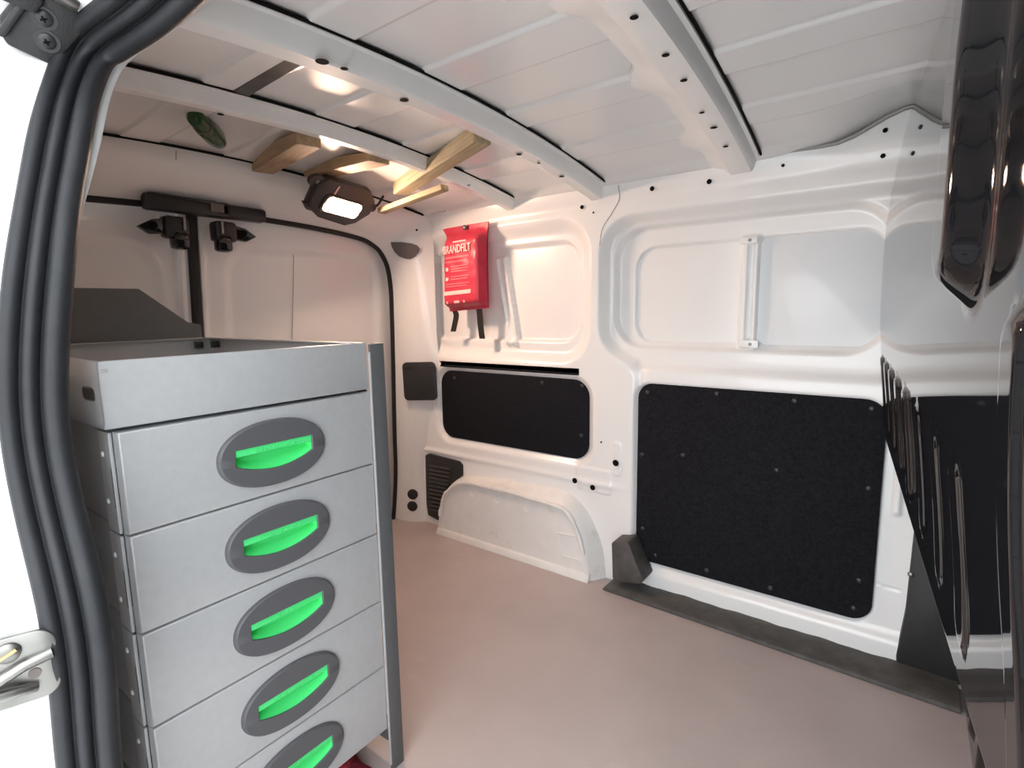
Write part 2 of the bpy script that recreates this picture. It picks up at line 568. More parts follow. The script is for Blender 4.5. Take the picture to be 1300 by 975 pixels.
# rear corner pillars and header, lofted from roof and wall edge to the rear door opening
DX = -1.62
inner_yz = [(1.352, FZ), (1.362, 0.10), (1.375, 0.22), (1.380, 0.40), (1.390, 0.70), (1.394, 0.86), (1.394, 0.95), (1.382, 1.03), (1.352, 1.082), (1.315, 1.108), (1.253, 1.127), (1.105, 1.141),
            (0.91, 1.149), (0.68, 1.152), (0.447, 1.144), (0.20, 1.13)]
outer = [(-1.53, 1.455, FZ), (-1.53, 1.455, 0.10), (-1.53, 1.455, 0.22), (-1.50, 1.455, 0.38), (-1.44, 1.455, 0.62), (-1.44, 1.455, 0.80), (-1.44, 1.455, 0.93), (-1.44, 1.455, 1.04), (-1.44, 1.455, 1.14),
         (-1.445, 1.455, 1.215), (-1.455, 1.36, roofz(1.36, -1.46)), (-1.46, 1.15, roofz(1.15, -1.46)), (-1.46, 0.92, roofz(0.92, -1.46)), (-1.46, 0.68, roofz(0.68, -1.46)), (-1.46, 0.44, roofz(0.44, -1.46)), (-1.46, 0.20, roofz(0.2, -1.46))]


def door_x(z):
    return -1.665 + 0.095 * z / 1.15


inner_xyz = []
for y, z in inner_yz:
    k_ = 1.0
    for _ in range(6):
        k_ = door_x(HC + (z - HC) * k_) / DX
    inner_xyz.append((DX * k_, y * k_, max(FZ, HC + (z - HC) * k_)))
inn = spline(inner_xyz, 150)
out = spline(outer, 150)
P = []
for t in np.linspace(0, 1, 16):
    row = []
    for o_, i_ in zip(out, inn):
        q = o_.lerp(i_, t)
        # a soft box section: bulges into the load space
        up = smooth(1.0, 1.16, o_.z)
        bul = math.sin(math.pi * min(1, t * 1.15) if t < 0.87 else math.pi) * 0.018
        q.x += bul * (0.5 + 0.9 * up)
        q.y -= bul * (1 - up) * 0.8
        row.append((q.x, q.y, q.z))
    P.append(row)
wall_rear = grid_obj('wall_rear', np.array(P), M['white'], flip=True)
tag(wall_rear, 'white rear pillar and header around the rear doors', 'wall', kind='structure')
disc('bolt_hole', hit(wall_rear, 529, 292)[0], hit(wall_rear, 529, 292)[1], 0.004, 0.001, M['hole'], wall_rear)
# header sheet joint and pressed edge of the roof
tube('sheet_joint', [onx(221, 193, -1.462) + V((0.012, 0, 0)), onx(220, 240, -1.545) + V((0.012, 0, 0))], 0.0012, M['seam'], wall_rear, n=5)
tube('header_edge', [(-1.452, y, float(roofz(y, -1.46)) - 0.006) for y in np.linspace(0.25, 1.42, 30)], 0.004, M['hole'], wall_rear, n=6)

# rear doors
def rear_door(name, y0, y1, win, label):
    ys = np.arange(y0, y1 + 0.001, 0.006)
    zs = np.arange(FZ, 1.17, 0.006)
    Yg, Zg = np.meshgrid(ys, zs, indexing='ij')
    d = np.zeros_like(Yg)
    d += 0.018 * smooth(0, 0.03, -sdr(Yg, Zg, win, 0.10))
    d += -0.012 * smooth(0.03, 0.0, np.minimum(Yg - y0, y1 - Yg))
    o = grid_obj(name, np.stack([door_x(Zg) - 0.020 - d, Yg, Zg], -1), M['white'], flip=True)
    tag(o, label, 'door', kind='structure')
    return o


door1 = rear_door('door_1', 0.10, 0.664, (0.16, 0.61, 0.45, 1.06), 'left rear van door in white paint')
door2 = rear_door('door_2', 0.686, 1.43, (0.76, 1.33, 0.45, 1.07), 'right rear van door in white paint')
DAX = (V((1, 0, -0.0826)).normalized(), V((0, 1, 0)), V((0.0826, 0, 1)).normalized())
for dy in (-0.012, 0.030):
    box('door_flange', (door_x(0.57) - 0.010, 0.660 + dy if dy < 0 else 0.667 + dy, 0.57), (0.018, 0.012, 1.12), M['white'], door1 if dy < 0 else door2, bev=0.003, axes=DAX)
tube('door_seam', [onx(373, 320, door_x(1.05) - 0.034), onx(371, 432, door_x(0.80) - 0.034)], 0.0012, M['seam'], door2, n=5)
# rear seals
tr = tube('trim_2', [(p.x + 0.002, p.y, p.z) for p in spline(inner_xyz, 120)], 0.0085, M['blackseal'], n=8)
tag(tr, 'thin black rubber seal around the rear door opening', 'seal', kind='structure')
tr = box('trim_3', (door_x(0.575) - 0.006, 0.675, 0.575), (0.03, 0.024, 1.12), M['blackseal'], bev=0.006, axes=DAX)
tag(tr, 'black rubber strip between the two rear doors', 'seal', kind='structure')

# ceiling: crowned skin with lengthwise swages
rx = np.arange(-1.475, 0.36, 0.02)
ry = np.arange(0.20, 1.475, 0.003)
X, Y = np.meshgrid(rx, ry, indexing='ij')
Z = 1.283 - 0.063 * ((Y - 0.72) / 0.73) ** 2 - 0.010 * np.clip((-X - 1.1) / 0.36, 0, 1)
Z += 0.052 * smooth(-0.20, -0.02, X) * smooth(1.15, 1.45, Y)
for y0, y1 in ((0.485, 0.572), (0.712, 0.818), (0.952, 1.040), (1.180, 1.270)):
    band = smooth(y0 - 0.001, y0 + 0.004, Y) * smooth(y1 + 0.005, y1 - 0.006, Y)
    Z += -0.006 * band
Z += -0.012 * smooth(1.40, 1.44, Y) * smooth(-0.2, -0.3, X)
ceiling = grid_obj('ceiling', np.stack([X, Y, Z], -1), M['roof'])
tag(ceiling, 'white sheet steel van roof with lengthwise swages', 'ceiling', kind='structure')


def roof_bow(x_far, x_near, hgt, wid, holes, scallop):
    """cross member: profile swept from the near to the far roof edge"""
    ys = np.linspace(0.24, 1.452, 110)
    P = []
    for y in ys:
        t = (y - 0.24) / 1.2
        x0 = x_near + (x_far - x_near) * t
        z0 = float(roofz(y, x0))
        sc_ = 1.0 + scallop * max(0, math.sin(y * 21.0)) ** 2
        prof = [(0.010, -0.004), (0.008, -0.009), (0.0, -0.010), (-0.002, -0.014), (-0.006, -hgt + 0.006), (-0.012, -hgt), (-wid * 0.55, -hgt - 0.001), (-wid * 0.62, -hgt + 0.004),
                (-wid * 0.72 * sc_, -0.020), (-wid * sc_, -0.012), (-wid * sc_ - 0.004, -0.003)]
        P.append([(x0 + a, y, z0 + b) for a, b in prof])
    o = grid_obj('roof_bow', np.array(P), M['bow'], ceiling)
    sharp(o, 40)
    for (hx, hy, hr) in holes:
        p = onz(hx, hy, 1.225)
        for _ in range(12):
            t = (p.y - 0.24) / 1.2
            p = onz(hx, hy, float(roofz(p.y)) - hgt - 0.0025)
        x0 = x_near + (x_far - x_near) * (p.y - 0.24) / 1.2
        disc('bow_hole', p, (0, 0, -1), hr, 0.0005, M['hole'], o)
    # black line painting in the dark gap above the front flange
    tube('bow_gap_shade', [(x_near + (x_far - x_near) * (y - 0.24) / 1.2 + 0.012, y, float(roofz(y)) - 0.006) for y in ys[::4]], 0.003, M['hole'], o, n=5)
    return o


roof_bow(-1.055, -1.055, 0.036, 0.055, [(280, 145, 0.006), (380, 176, 0.007), (595, 246 - 11, 0.005), (640, 243, 0.004)], 0.15)
roof_bow(-0.735, -0.725, 0.043, 0.078, [(409, 78, 0.010), (437, 87, 0.006), (513, 127, 0.008), (659, 196, 0.007), (684, 207, 0.004), (713, 224, 0.007)], 0.25)
roof_bow(-0.325, -0.270, 0.034, 0.105, [(805, 22, 0.006), (845, 70, 0.006), (868, 102, 0.006), (891, 143, 0.005), (906, 162, 0.007), (921, 186, 0.006)], 0.3)

# sliding-door opening: path of its rear edge and top
path_px = [(112, 975, .130), (105, 860, .130), (90, 760, .130), (65, 660, .130), (45, 560, .130), (40, 460, .135), (50, 330, .150), (65, 230, .175), (80, 150, .195), (95, 100, .215), (120, 50, .235), (195, 0, .250)]
path = [V((-0.30, 0.13, 0.035)), V((-0.56, 0.13, 0.06)), V((-0.65, 0.13, 0.20))] + [ony(*p) for p in path_px] + [V((-0.42, 0.262, 1.203)), V((-0.15, 0.270, 1.212)), V((0.30, 0.275, 1.215))]
path = spline(path, 170)
for _ in range(22):
    path = [path[0]] + [(path[i - 1] + path[i] * 2 + path[i + 1]) / 4 for i in range(1, len(path) - 1)] + [path[-1]]


def frame(i):
    T = (path[min(i + 1, len(path) - 1)] - path[max(i - 1, 0)]).normalized()
    D = V((0, 1, 0))
    O = D.cross(T).normalized()
    L = (0.30 * O + 0.95 * D).normalized()
    N = L.cross(T).normalized()
    return T, L, N, O


def sweep(name, prof, m, parent=None, smooth_ang=None):
    P = []
    for i, p in enumerate(path):
        T, L, N, O = frame(i)
        P.append([tuple(p + L * a + N * b) for a, b in prof])
    return grid_obj(name, np.array(P), m, parent)


prof = [(-0.025, -0.008), (-0.026, 0.000), (-0.023, 0.005), (-0.018, 0.007), (-0.013, 0.006), (-0.0105, 0.002), (-0.0095, -0.001), (-0.0080, 0.003), (-0.005, 0.0075), (-0.001, 0.009), (0.003, 0.0075), (0.0055, 0.003), (0.0065, 0.000),
        (0.0075, 0.004), (0.010, 0.010), (0.014, 0.0135), (0.021, 0.0135), (0.026, 0.010), (0.0285, 0.004), (0.027, -0.003), (0.020, -0.008)]
seal = sweep('trim_1', prof, M['rubber'])
tag(seal, 'thick charcoal ribbed rubber seal of the sliding door opening', 'seal', kind='structure')
# body side round that opening
P = []
n = len(path)
for i, p in enumerate(path):
    T, L, N, O = frame(i)
    q0 = p + L * 0.018 - N * 0.006
    fl = 0.0260 + 0.0085 * float(smooth(0.92, 1.06, p.z))
    q1 = p + L * fl - N * 0.005
    if p.z < 1.0 and p.x < -0.5:
        e = V((-1.63, 0.135 + 0.12 * float(smooth(0.8, 1.17, p.z)), p.z))
    else:
        w_ = float(smooth(-0.75, -0.55, p.x))
        e = V((p.x - (1 - w_) * 0.8, 0.21, 1.27)) if p.z > 0.5 else V((p.x, 0.12, FZ - 0.01))
        if p.z > 0.5:
            e.x = -1.63 + (p.x + 0.80) * (1.63 + 0.30) / 1.10 if p.x < 0.30 else 0.3
            e.x = max(-1.63, min(0.3, e.x))
    if p.z < 0.06:
        e = V((p.x, 0.145, FZ - 0.005))
    P.append([tuple(q0), tuple(q1)] + [tuple(q1.lerp(e, t)) for t in (0.02, 0.1, 0.3, 0.6, 1.0)])
wall_near = grid_obj('wall_near', np.array(P), M['white'])
tag(wall_near, 'near side of the van body behind the sliding door opening', 'wall', kind='structure')
jamb = sweep('door_jamb', [(-0.020, -0.004), (-0.030, -0.004), (-0.045, -0.006), (-0.055, 0.000), (-0.070, 0.002), (-0.12, 0.0), (-0.20, -0.01)], M['white'], wall_near)

# bulkhead in glossy black, bulging towards the load space
by = np.concatenate([np.arange(-0.05, 0.28, 0.01), np.arange(0.28, 1.53, 0.0022)])
bz = np.concatenate([np.arange(0.0, 0.50, 0.006), np.arange(0.50, 0.57, 0.0025), np.arange(0.57, 1.335, 0.005)])
Yb, Zb = np.meshgrid(by, bz, indexing='ij')
zk = np.array([0.0, 0.50, 0.56, 0.64, 0.75, 0.85, 1.04, 1.15, 1.26, 1.34])
xk = np.array([-0.026, -0.026, -0.026, -0.032, -0.046, -0.052, -0.054, -0.046, -0.030, -0.012])
zz = np.linspace(0, 1.34, 400)
xb = np.interp(zz, zk, xk)
ker = np.ones(31) / 31
xb = np.convolve(np.pad(xb, 15, mode='edge'), ker, 'valid')
BS = 0.085
Xb = np.interp(Zb, zz, xb) + BS * (1.45 - Yb)


def bead(yc, hw, z0, z1, d, soft=0.012):
    """upright pressed bead towards the load space (d > 0) with round ends"""
    qz = np.maximum(np.maximum(z0 + hw - Zb, Zb - (z1 - hw)), 0)
    rr = np.hypot(np.abs(Yb - yc), qz)
    return -d * smooth(hw + soft, hw - soft, rr)


for yc in (1.44, 1.305, 1.175, 1.04, 0.905, 0.765, 0.635, 0.52):
    Xb += bead(yc, 0.020, 0.590, 0.745, 0.0045 if yc > 0.85 else 0.0022, 0.003)
Xb += bead(0.470, 0.036, 0.866, 1.13, 0.020, 0.016)
Xb += bead(0.312, 0.016, 0.92, 1.03, 0.008, 0.008)
Xb += bead(0.352, 0.016, 0.25, 0.855, 0.004, 0.004)
# below the knee line the sheet steps forward towards the cab
Xlow = 0.150 + 0.0 * Yb
for yc in (1.34, 1.22, 1.10, 0.98, 0.86, 0.74):
    Xlow = Xlow + bead(yc, 0.030, 0.06, 0.46, 0.012, 0.016)
kn = smooth(0.505, 0.560, Zb)
Xb = Xlow * (1 - kn) + Xb * kn
# step below the beads' header
bulk = grid_obj('wall_front', np.stack([Xb, Yb, Zb], -1), M['gloss'])
tag(bulk, 'glossy black pressed bulkhead with upright beads', 'bulkhead', kind='structure')

# unseen outer plates added to stop light leaks; near one extends the body side
for nm, c_, s_, lab in (('wall_outer_side', (-0.66, 1.60, 0.40), (2.2, 0.02, 2.0), 'unseen outer plate on the far body side against light leaks'), ('wall_outer_rear', (-1.74, 0.70, 0.40), (0.02, 1.8, 2.0), 'unseen outer plate behind the rear doors against light leaks'),
                        ('ceiling_outer', (-0.68, 0.88, 1.37), (2.14, 1.44, 0.02), 'unseen outer roof plate against light leaks'), ('wall_outer_near', (-1.24, -0.07, 0.45), (1.02, 0.02, 1.7), 'outer skin of the body side behind the sliding door'), ('wall_outer_front', (0.40, 0.80, 0.40), (0.02, 1.6, 1.9), 'unseen plate ahead of the bulkhead against light leaks'),
                        ('floor_outer', (-0.68, 0.85, -0.05), (2.14, 1.5, 0.02), 'unseen plate below the load floor against light leaks')):
    tag(box(nm, c_, s_, M['white']), lab, 'body skin', kind='structure')

# ------------------------------------------------------------------ fittings on the walls
# black boards
def felt_board(rect, Y, rad, rivets, label):
    r = dep(rect, Y)
    root = empty('felt_board', ((r[0] + r[1]) / 2, Y, r[2]))
    o = prism('board', [(x, Y, z) for x, z in rrect(*r, rad, 8)], (0, 0.006, 0), M['felt'], bev=0.0018)
    put(o, root)
    for px, py in rivets:
        p = ony(px, py, Y)
        put(disc('rivet', p + V((0, 0.0005, 0)), (0, -1, 0), 0.0068, 0.0012, M['rivet'], dome=0.003), root)
    return tag(root, label, 'wall panel', 'black boards riveted to the far wall')


felt_board((-0.623, -0.026, 0.104, 0.645), 1.459, 0.045, [(822, 498), (910, 500), (1009, 509), (1107, 519), (815, 577), (867, 578), (986, 597), (1103, 620), (816, 671), (832, 705), (897, 724), (978, 746), (1091, 737), (1084, 772)],
           'large black felt board with rounded corners and rivets nearest the bulkhead')
felt_board((-1.42, -0.785, 0.383, 0.640), 1.462, 0.055, [(577, 480), (688, 486), (739, 490), (738, 553)], 'smaller black felt board above the white wheel arch')
r = dep((-1.424, -0.818, 0.652, 0.675), 1.452)
o = prism('felt_strip', [(x, 1.450, z) for x, z in ((r[0], r[2]), (r[0] + 0.008, (r[2] + r[3]) / 2), (r[0] - 0.004, r[3]), (r[1], r[3] + 0.002), (r[1], r[2] + 0.002))], (0, 0.016, 0), M['felt'], bev=0.001)
tag(o, 'narrow dark strip fixed just above the smaller felt board', 'strip')

# covers on the rear corner pillar
PP, PN = hit(wall_rear, 534, 484)
PN = V((PN.x, PN.y, 0)).normalized()
PP = PP + PN * 0.004
sq = [onp(x, y, PP, PN) for x, y in ((511, 460), (553, 459), (556, 507), (514, 509))]
c = sum(sq, V()) / 4
ax = (sq[1] - sq[0]).normalized()
az = PN.cross(ax) if PN.cross(ax).z > 0 else -PN.cross(ax)
w_ = ((sq[1] - sq[0]).length + (sq[2] - sq[3]).length) / 4
h_ = ((sq[0] - sq[3]).length + (sq[1] - sq[2]).length) / 4
root = empty('square_cover', c - az * h_)
put(prism('cover', [c + ax * x + az * z for x, z in rrect(-w_, w_, -h_, h_, 0.018)], PN * 0.008, M['plastic'], bev=0.003), root)
put(box('notch', c + az * (h_ - 0.020) - ax * w_ * 0.72 + PN * 0.0086, (0.030, 0.003, 0.006), M['rivet'], axes=(ax, PN, az)), root)
put(box('notch', c + az * (h_ - 0.020) + ax * w_ * 0.72 + PN * 0.0086, (0.030, 0.003, 0.006), M['rivet'], axes=(ax, PN, az)), root)
tag(root, 'square black plastic cover on the rear corner pillar', 'cover')
HP, PN2 = hit(wall_rear, 515, 318)
hm = [onp(x, y, HP - PN2 * 0.002, PN2) for x, y in ((496.5, 307), (510, 307.3), (524, 309.3), (530, 311.5), (533, 315), (532, 320), (528, 325), (522, 328.5), (515, 328), (507, 325), (501, 319), (497.5, 312))]
o = prism('half_moon_cap', hm, PN2 * 0.010, M['greycap'], bev=0.0015)
tag(o, 'half moon shaped taupe plastic cap high on the rear pillar', 'cap')
for i, (px, py) in enumerate(((524, 627.5), (523.5, 642.5))):
    p, pn = hit(wall_rear, px, py)
    o = disc('hole_plug', p - pn * 0.001, pn, 0.0215, 0.003, M['plastic'], n=24, dome=0.002)
    tag(o, ('upper' if i == 0 else 'lower') + ' of the two round black plugs at the foot of the rear pillar', 'plug', 'round plugs in the rear pillar')
# vent grille
vp = [(539.5, 578), (544, 576), (582, 586), (586, 591), (586, 604), (580, 611), (572, 618), (565, 628), (562, 640), (560, 655), (556, 661), (543, 654), (541, 640), (540, 600)]
VY = 1.440
vpts = [ony(x, y, VY) for x, y in vp]
root = empty('vent_grille', ony(548, 655, VY))
put(prism('vent_frame', vpts, (0, 0.02, 0), M['plastic'], bev=0.003), root)
for k_ in range(12):
    y = 592 + k_ * 5.0
    x1 = 571.5 if y < 606 else (571.5 - (y - 606) * 0.45 if y < 626 else 562 - (y - 626) * 0.10)
    a_, b_ = ony(545.5, y - 1.2, VY), ony(x1, y + (x1 - 545) * 0.13, VY)
    put(box('slat', (a_ + b_) / 2 + V((0, -0.003, 0)), ((b_ - a_).length, 0.008, 0.0055), M['dustyplastic'], axes=((b_ - a_).normalized(), V((0, 1, 0.0)), (b_ - a_).normalized().cross(V((0, 1, 0)))), bev=0.001), root)
tag(root, 'black slatted vent grille beside the wheel arch', 'vent')

# sill trim along the foot of the far wall
ys_front = 1.374
sx0, sx1 = -0.695, 0.14
P = []
for x in np.linspace(sx0, sx1, 60):
    w1 = 0.0025 * math.sin(x * 37) + 0.0015 * math.sin(x * 91)
    taper = float(smooth(sx0 - 0.004, sx0 + 0.012, x))
    yf = ys_front - 0.022 * (x - sx0) / 0.8
    P.append([(x, yf + 0.006, FZ - 0.002), (x, yf, FZ + 0.004), (x, yf + 0.001, FZ + 0.004 + 0.008 * taper), (x, yf + 0.008, FZ + 0.004 + 0.012 * taper), (x, yf + 0.05, FZ + 0.004 + (0.013 + w1 * 0.6) * taper),
              (x, 1.440, FZ + 0.004 + (0.015 + w1 * 0.6) * taper), (x, 1.50, FZ + 0.004 + 0.016 * taper)])
sill = grid_obj('sill_trim', np.array(P), M['dustyplastic'], flip=True)
sharp(sill, 50)
tag(sill, 'long dusty dark grey sill trim along the foot of the far wall', 'trim')
wp = [ony(x, y, 1.385) for x, y in ((776, 690), (778, 688), (796, 689), (799, 692), (806, 712), (817, 737), (813, 742), (781, 739), (777, 734))]
o = prism('corner_cap', wp, (0, 0.075, 0), M['dustyplastic'], bev=0.006)
tag(o, 'upright dark grey wedge shaped cap at the rear end of the sill trim', 'cap')
# dark block painting in the shaded gap beside the bulkhead
pp = [(0.028, 1.446, 0.045), (0.038, 1.446, 0.16), (0.041, 1.446, 0.40), (0.075, 1.446, 0.46), (0.28, 1.446, 0.46), (0.28, 1.446, 0.02), (0.03, 1.446, 0.02)]
o = prism('pillar_gap_shade', pp, (0, 0.12, 0), M['plastic'], bev=0.004)
tag(o, 'dark block standing for the shaded gap next to the black bulkhead', 'trim')
o = disc('pillar_screw', ony(1156.5, 729, 1.449), (0, -1, 0), 0.0065, 0.003, M['steel'], dome=0.003)
tag(o, 'small shiny screw above the dark gap block', 'screw')

# rear door latch gear
def latch(px, py, label, mirror):
    c = onx(px, py, -1.550)
    root = empty('door_latch', c)
    s = -1 if mirror else 1
    put(box('latch_body', c + V((0, 0, -0.012)), (0.045, 0.060, 0.055), M['plastic'], bev=0.010), root)
    put(box('latch_boss', c + V((0.006, -s * 0.006, -0.045)), (0.040, 0.040, 0.045), M['gloss'], bev=0.010), root)
    P_ = [c + V((0.012, s * 0.02, 0.010)), c + V((0.018, s * 0.055, 0.002)), c + V((0.016, s * 0.088, -0.018)), c + V((0.01, s * 0.060, -0.034)), c + V((0.012, s * 0.02, -0.030))]
    put(prism('latch_lever', P_, (-0.022, 0, 0), M['gloss'], bev=0.004), root)
    put(tube('latch_pin', [c + V((0.026, -s * 0.014, 0.012)), c + V((0.026, -s * 0.014, -0.020))], 0.004, M['steel'], n=8), root)
    return tag(root, label, 'latch', 'rear door latches')


latch(221, 283, 'black latch at the top of the left rear door', True)
latch(283, 289, 'black latch at the top of the right rear door', False)
hb = onx(252, 264, -1.545)
root = empty('latch_cover', onx(252, 275, -1.55))
put(box('housing', onx(238, 262, -1.545), (0.04, 0.205, 0.040), M['plastic'], bev=0.008), root)
put(box('housing', onx(302, 271, -1.545), (0.04, 0.150, 0.036), M['plastic'], bev=0.008), root)
put(box('top_plate', onx(230, 253, -1.543), (0.045, 0.16, 0.008), M['rivet'], bev=0.003), root)
put(box('label_tab', onx(276, 264, -1.522), (0.004, 0.034, 0.022), M['greycap'], bev=0.001), root)
tag(root, 'black striker housing over the rear door gap', 'housing')

# door jamb striker and guide bracket at the left edge of the picture
def jamb_frame(px, py):
    """nearest jamb frame for a picture position"""
    best = None
    for i, p in enumerate(path):
        T, L, N, O = frame(i)
        q = p - L * 0.04
        d = q - V((0, 0, HC))
        f = d.dot(Fv)
        if f <= 0:
            continue
        u, v = 650 + FPX * d.dot(Rv) / f, 487.5 - FPX * d.dot(Uv) / f
        e = (u - px) ** 2 + (v - py) ** 2
        if best is None or e < best[0]:
            best = (e, i)
    i = best[1]
    T, L, N, O = frame(i)
    c = onp(px, py, path[i] - L * 0.04 + N * 0.002, N)
    return c, T, L, N


c, T, L, N = jamb_frame(22, 848)
root = empty('door_striker', c)
put(prism('striker_plate', [c + L * a + T * b for a, b in rrect(-0.045, 0.030, -0.036, 0.034, 0.015)], N * 0.004, M['steel'], bev=0.0015), root)
put(tube('striker_rib', [c + L * 0.026 + T * 0.008 + N * 0.004, c + L * 0.006 + T * 0.005 + N * 0.008, c - L * 0.012 - T * 0.003 + N * 0.010, c - L * 0.045 - T * 0.002 + N * 0.010], 0.0055, M['steel'], n=10), root)
put(tube('striker_bar', [c + L * 0.012 - T * 0.022 + N * 0.004, c - L * 0.004 - T * 0.017 + N * 0.012, c - L * 0.045 - T * 0.015 + N * 0.012], 0.005, M['steel'], n=10), root)
sc0 = c - L * 0.004 + T * 0.020 + N * 0.004
put(disc('screw_head', sc0, N, 0.0095, 0.003, M['steel'], n=20, dome=0.002), root)
put(box('screw_slot', sc0 + N * 0.0052, (0.015, 0.0026, 0.002), M['brass'], axes=((L * 0.9 + T * 0.45).normalized(), (T * 0.9 - L * 0.45).normalized(), N)), root)
put(disc('striker_hole', c + L * 0.012 - T * 0.008 + N * 0.004, N, 0.005, 0.0008, M['greycap']), root)
put(disc('striker_bolt', c - L * 0.026 - T * 0.008 + N * 0.010, N, 0.006, 0.004, M['plastic'], dome=0.003), root)
tag(root, 'zinc plated door striker plate screwed to the white jamb', 'striker')

c, T, L, N = jamb_frame(57, 36)
root = empty('guide_bracket', c)
bp_ = [(-0.030, 0.034), (-0.032, -0.004), (-0.026, -0.020), (-0.016, -0.030), (0.022, -0.034), (0.026, 0.03), (0.01, 0.045)]
put(prism('bracket_plate', [c + L * a + T * b for a, b in bp_], N * 0.010, M['plastic'], bev=0.003), root)
put(box('bracket_rim', c - L * 0.024 + T * 0.004 + N * 0.013, (0.008, 0.052, 0.010), M['plastic'], axes=(L, T, N), bev=0.003), root)
for (px, py) in ((56, 23), (60, 52)):
    q = onp(px, py, c + N * 0.010, N)
    put(disc('screw_recess', q, N, 0.011, 0.001, M['rivet'], n=20), root)
    sc_ = disc('screw_head', q + N * 0.001, N, 0.0075, 0.002, M['rivet'], n=18, dome=0.002)
    put(sc_, root)
    for s_ in (0, 1):
        put(box('screw_cross', q + N * 0.005, (0.006, 0.0018, 0.0015), M['hole'], axes=((L + T).normalized() if s_ else (L - T).normalized(), (L - T).normalized() if s_ else (L + T).normalized(), N)), root)
tag(root, 'black bracket with two cross head screws at the top of the jamb', 'bracket')
c2 = onp(84, -5, c + N * 0.014, N)
o = tube('guide_roller', [c2 - L * 0.03 + T * 0.004, c2 + L * 0.006 - T * 0.002, c2 + L * 0.012 - T * 0.003], [0.010, 0.010, 0.007], M['steel'], n=14)
tag(o, 'pale metal roller above the black bracket', 'roller')
c3 = onp(0, -14, c + N * 0.014, N)
o = box('door_rail', c3, (0.06, 0.018, 0.012), M['plastic'], axes=(L, T, N), bev=0.004)
tag(o, 'dark door rail end at the upper left corner', 'rail')

# ------------------------------------------------------------------ drawer unit
RX, RB = -0.72, -1.27
RY0, RY1 = 0.204, 0.566
root = empty('drawer_unit', ((RX + RB) / 2, 0.39, FZ))
tag(root, 'silver grey van drawer unit with five drawers and green handle pulls', 'drawer unit')
# uprights
def upright(x, y, s):
    bm = bmesh.new()
    P_ = [(0, 0), (0, -0.030), (-0.004, -0.030), (-0.004, -0.004), (-0.030, -0.004), (-0.030, 0)]
    P_ = [(a * s, b) for a, b in P_]
    return prism('upright', [(x + a, y + b, FZ) for a, b in P_], (0, 0, 0.808 - FZ), M['steelgrey'], bev=0.0008)


put(upright(RX + 0.002, 0.597, 1), root)
put(upright(RB, 0.597, -1), root)
put(box('upright_edge', (RX + 0.001, 0.5665, 0.41), (0.004, 0.0022, 0.77), M['silver']), root)
put(box('base_rail', ((RX + RB) / 2, 0.585, 0.075), (RX - RB - 0.03, 0.022, 0.03), M['steelgrey'], bev=0.002), root)
put(box('base_rail', ((RX + RB) / 2, 0.215, 0.075), (RX - RB - 0.03, 0.022, 0.03), M['steelgrey'], bev=0.002), root)
put(box('base_rail', (RB + 0.03, 0.39, 0.045), (0.02, 0.34, 0.03), M['steelgrey'], bev=0.002), root)
# side skin towards the aisle
put(box('side_skin', ((RX + RB) / 2 - 0.01, 0.588, 0.43), (RX - RB - 0.06, 0.003, 0.66), M['steelgrey']), root)
# gable end at the rear of the unit
ep = [(0.205, 0.08), (0.205, 0.915), (0.432, 0.916), (0.518, 0.846), (0.540, 0.840), (0.545, 0.838), (0.545, 0.08)]
put(prism('end_panel', [(RB - 0.004, y, z) for y, z in ep], (-0.006, 0, 0), M['panelgrey'], bev=0.0012), root)
# top tray
TZ0, TZ1 = 0.733, 0.811
ty0, ty1 = 0.195, 0.562
tray = box('tray', ((RX + RB) / 2, (ty0 + ty1) / 2, TZ0 + 0.003), (RX - RB, ty1 - ty0, 0.004), M['silver'])
put(tray, root)


def sub(o, parent_part):
    bpy.context.view_layer.update()
    o.parent = parent_part
    o.matrix_parent_inverse = parent_part.matrix_world.inverted()
    return o


zc, zh = (TZ0 + TZ1) / 2, TZ1 - TZ0
sub(box('tray_front', (RX - 0.003, (ty0 + ty1) / 2, zc), (0.006, ty1 - ty0, zh), M['silver'], bev=0.0018), tray)
sub(box('tray_back', (RB + 0.003, (ty0 + ty1) / 2, zc), (0.006, ty1 - ty0, zh), M['silver'], bev=0.0018), tray)
sub(box('tray_side', ((RX + RB) / 2, ty1 - 0.003, zc), (RX - RB, 0.006, zh), M['silver'], bev=0.0018), tray)
sub(box('tray_side', ((RX + RB) / 2, ty0 + 0.003, zc), (RX - RB, 0.006, zh), M['silver'], bev=0.0018), tray)
sub(box('tray_lip', (RB + 0.010, (ty0 + ty1) / 2, TZ1 - 0.001), (0.016, ty1 - ty0, 0.002), M['silver']), tray)
sub(box('tray_lip', ((RX + RB) / 2 - 0.01, ty1 - 0.010, TZ1 - 0.001), (RX - RB - 0.03, 0.016, 0.002), M['silver']), tray)
hs = ony(112.5, 500, ty0 - 0.0005)
sub(prism('hand_slot', [(x, ty0 - 0.0008, z) for x, z in rrect(hs.x - 0.022, hs.x + 0.018, hs.z - 0.006, hs.z + 0.006, 0.0055)], (0, 0.001, 0), M['rivet']), tray)
sub(prism('hand_slot_rim', [(x, ty0 - 0.0004, z) for x, z in rrect(hs.x - 0.024, hs.x + 0.020, hs.z - 0.008, hs.z + 0.008, 0.0075)], (0, 0.001, 0), M['steel']), tray)
for dx in (0.03, 0.055):
    sub(box('tray_bracket', (RB + dx * 1.2 - 0.018, ty1 - 0.014 if dx > 0.04 else ty1 - 0.035, 0.796), (0.012, 0.016, 0.014), M['plastic'], bev=0.002), tray)
sub(box('corner_tab', (RX - 0.002, ty0 + 0.006, TZ1 - 0.011), (0.006, 0.008, 0.004), M['silver'], bev=0.001), tray)

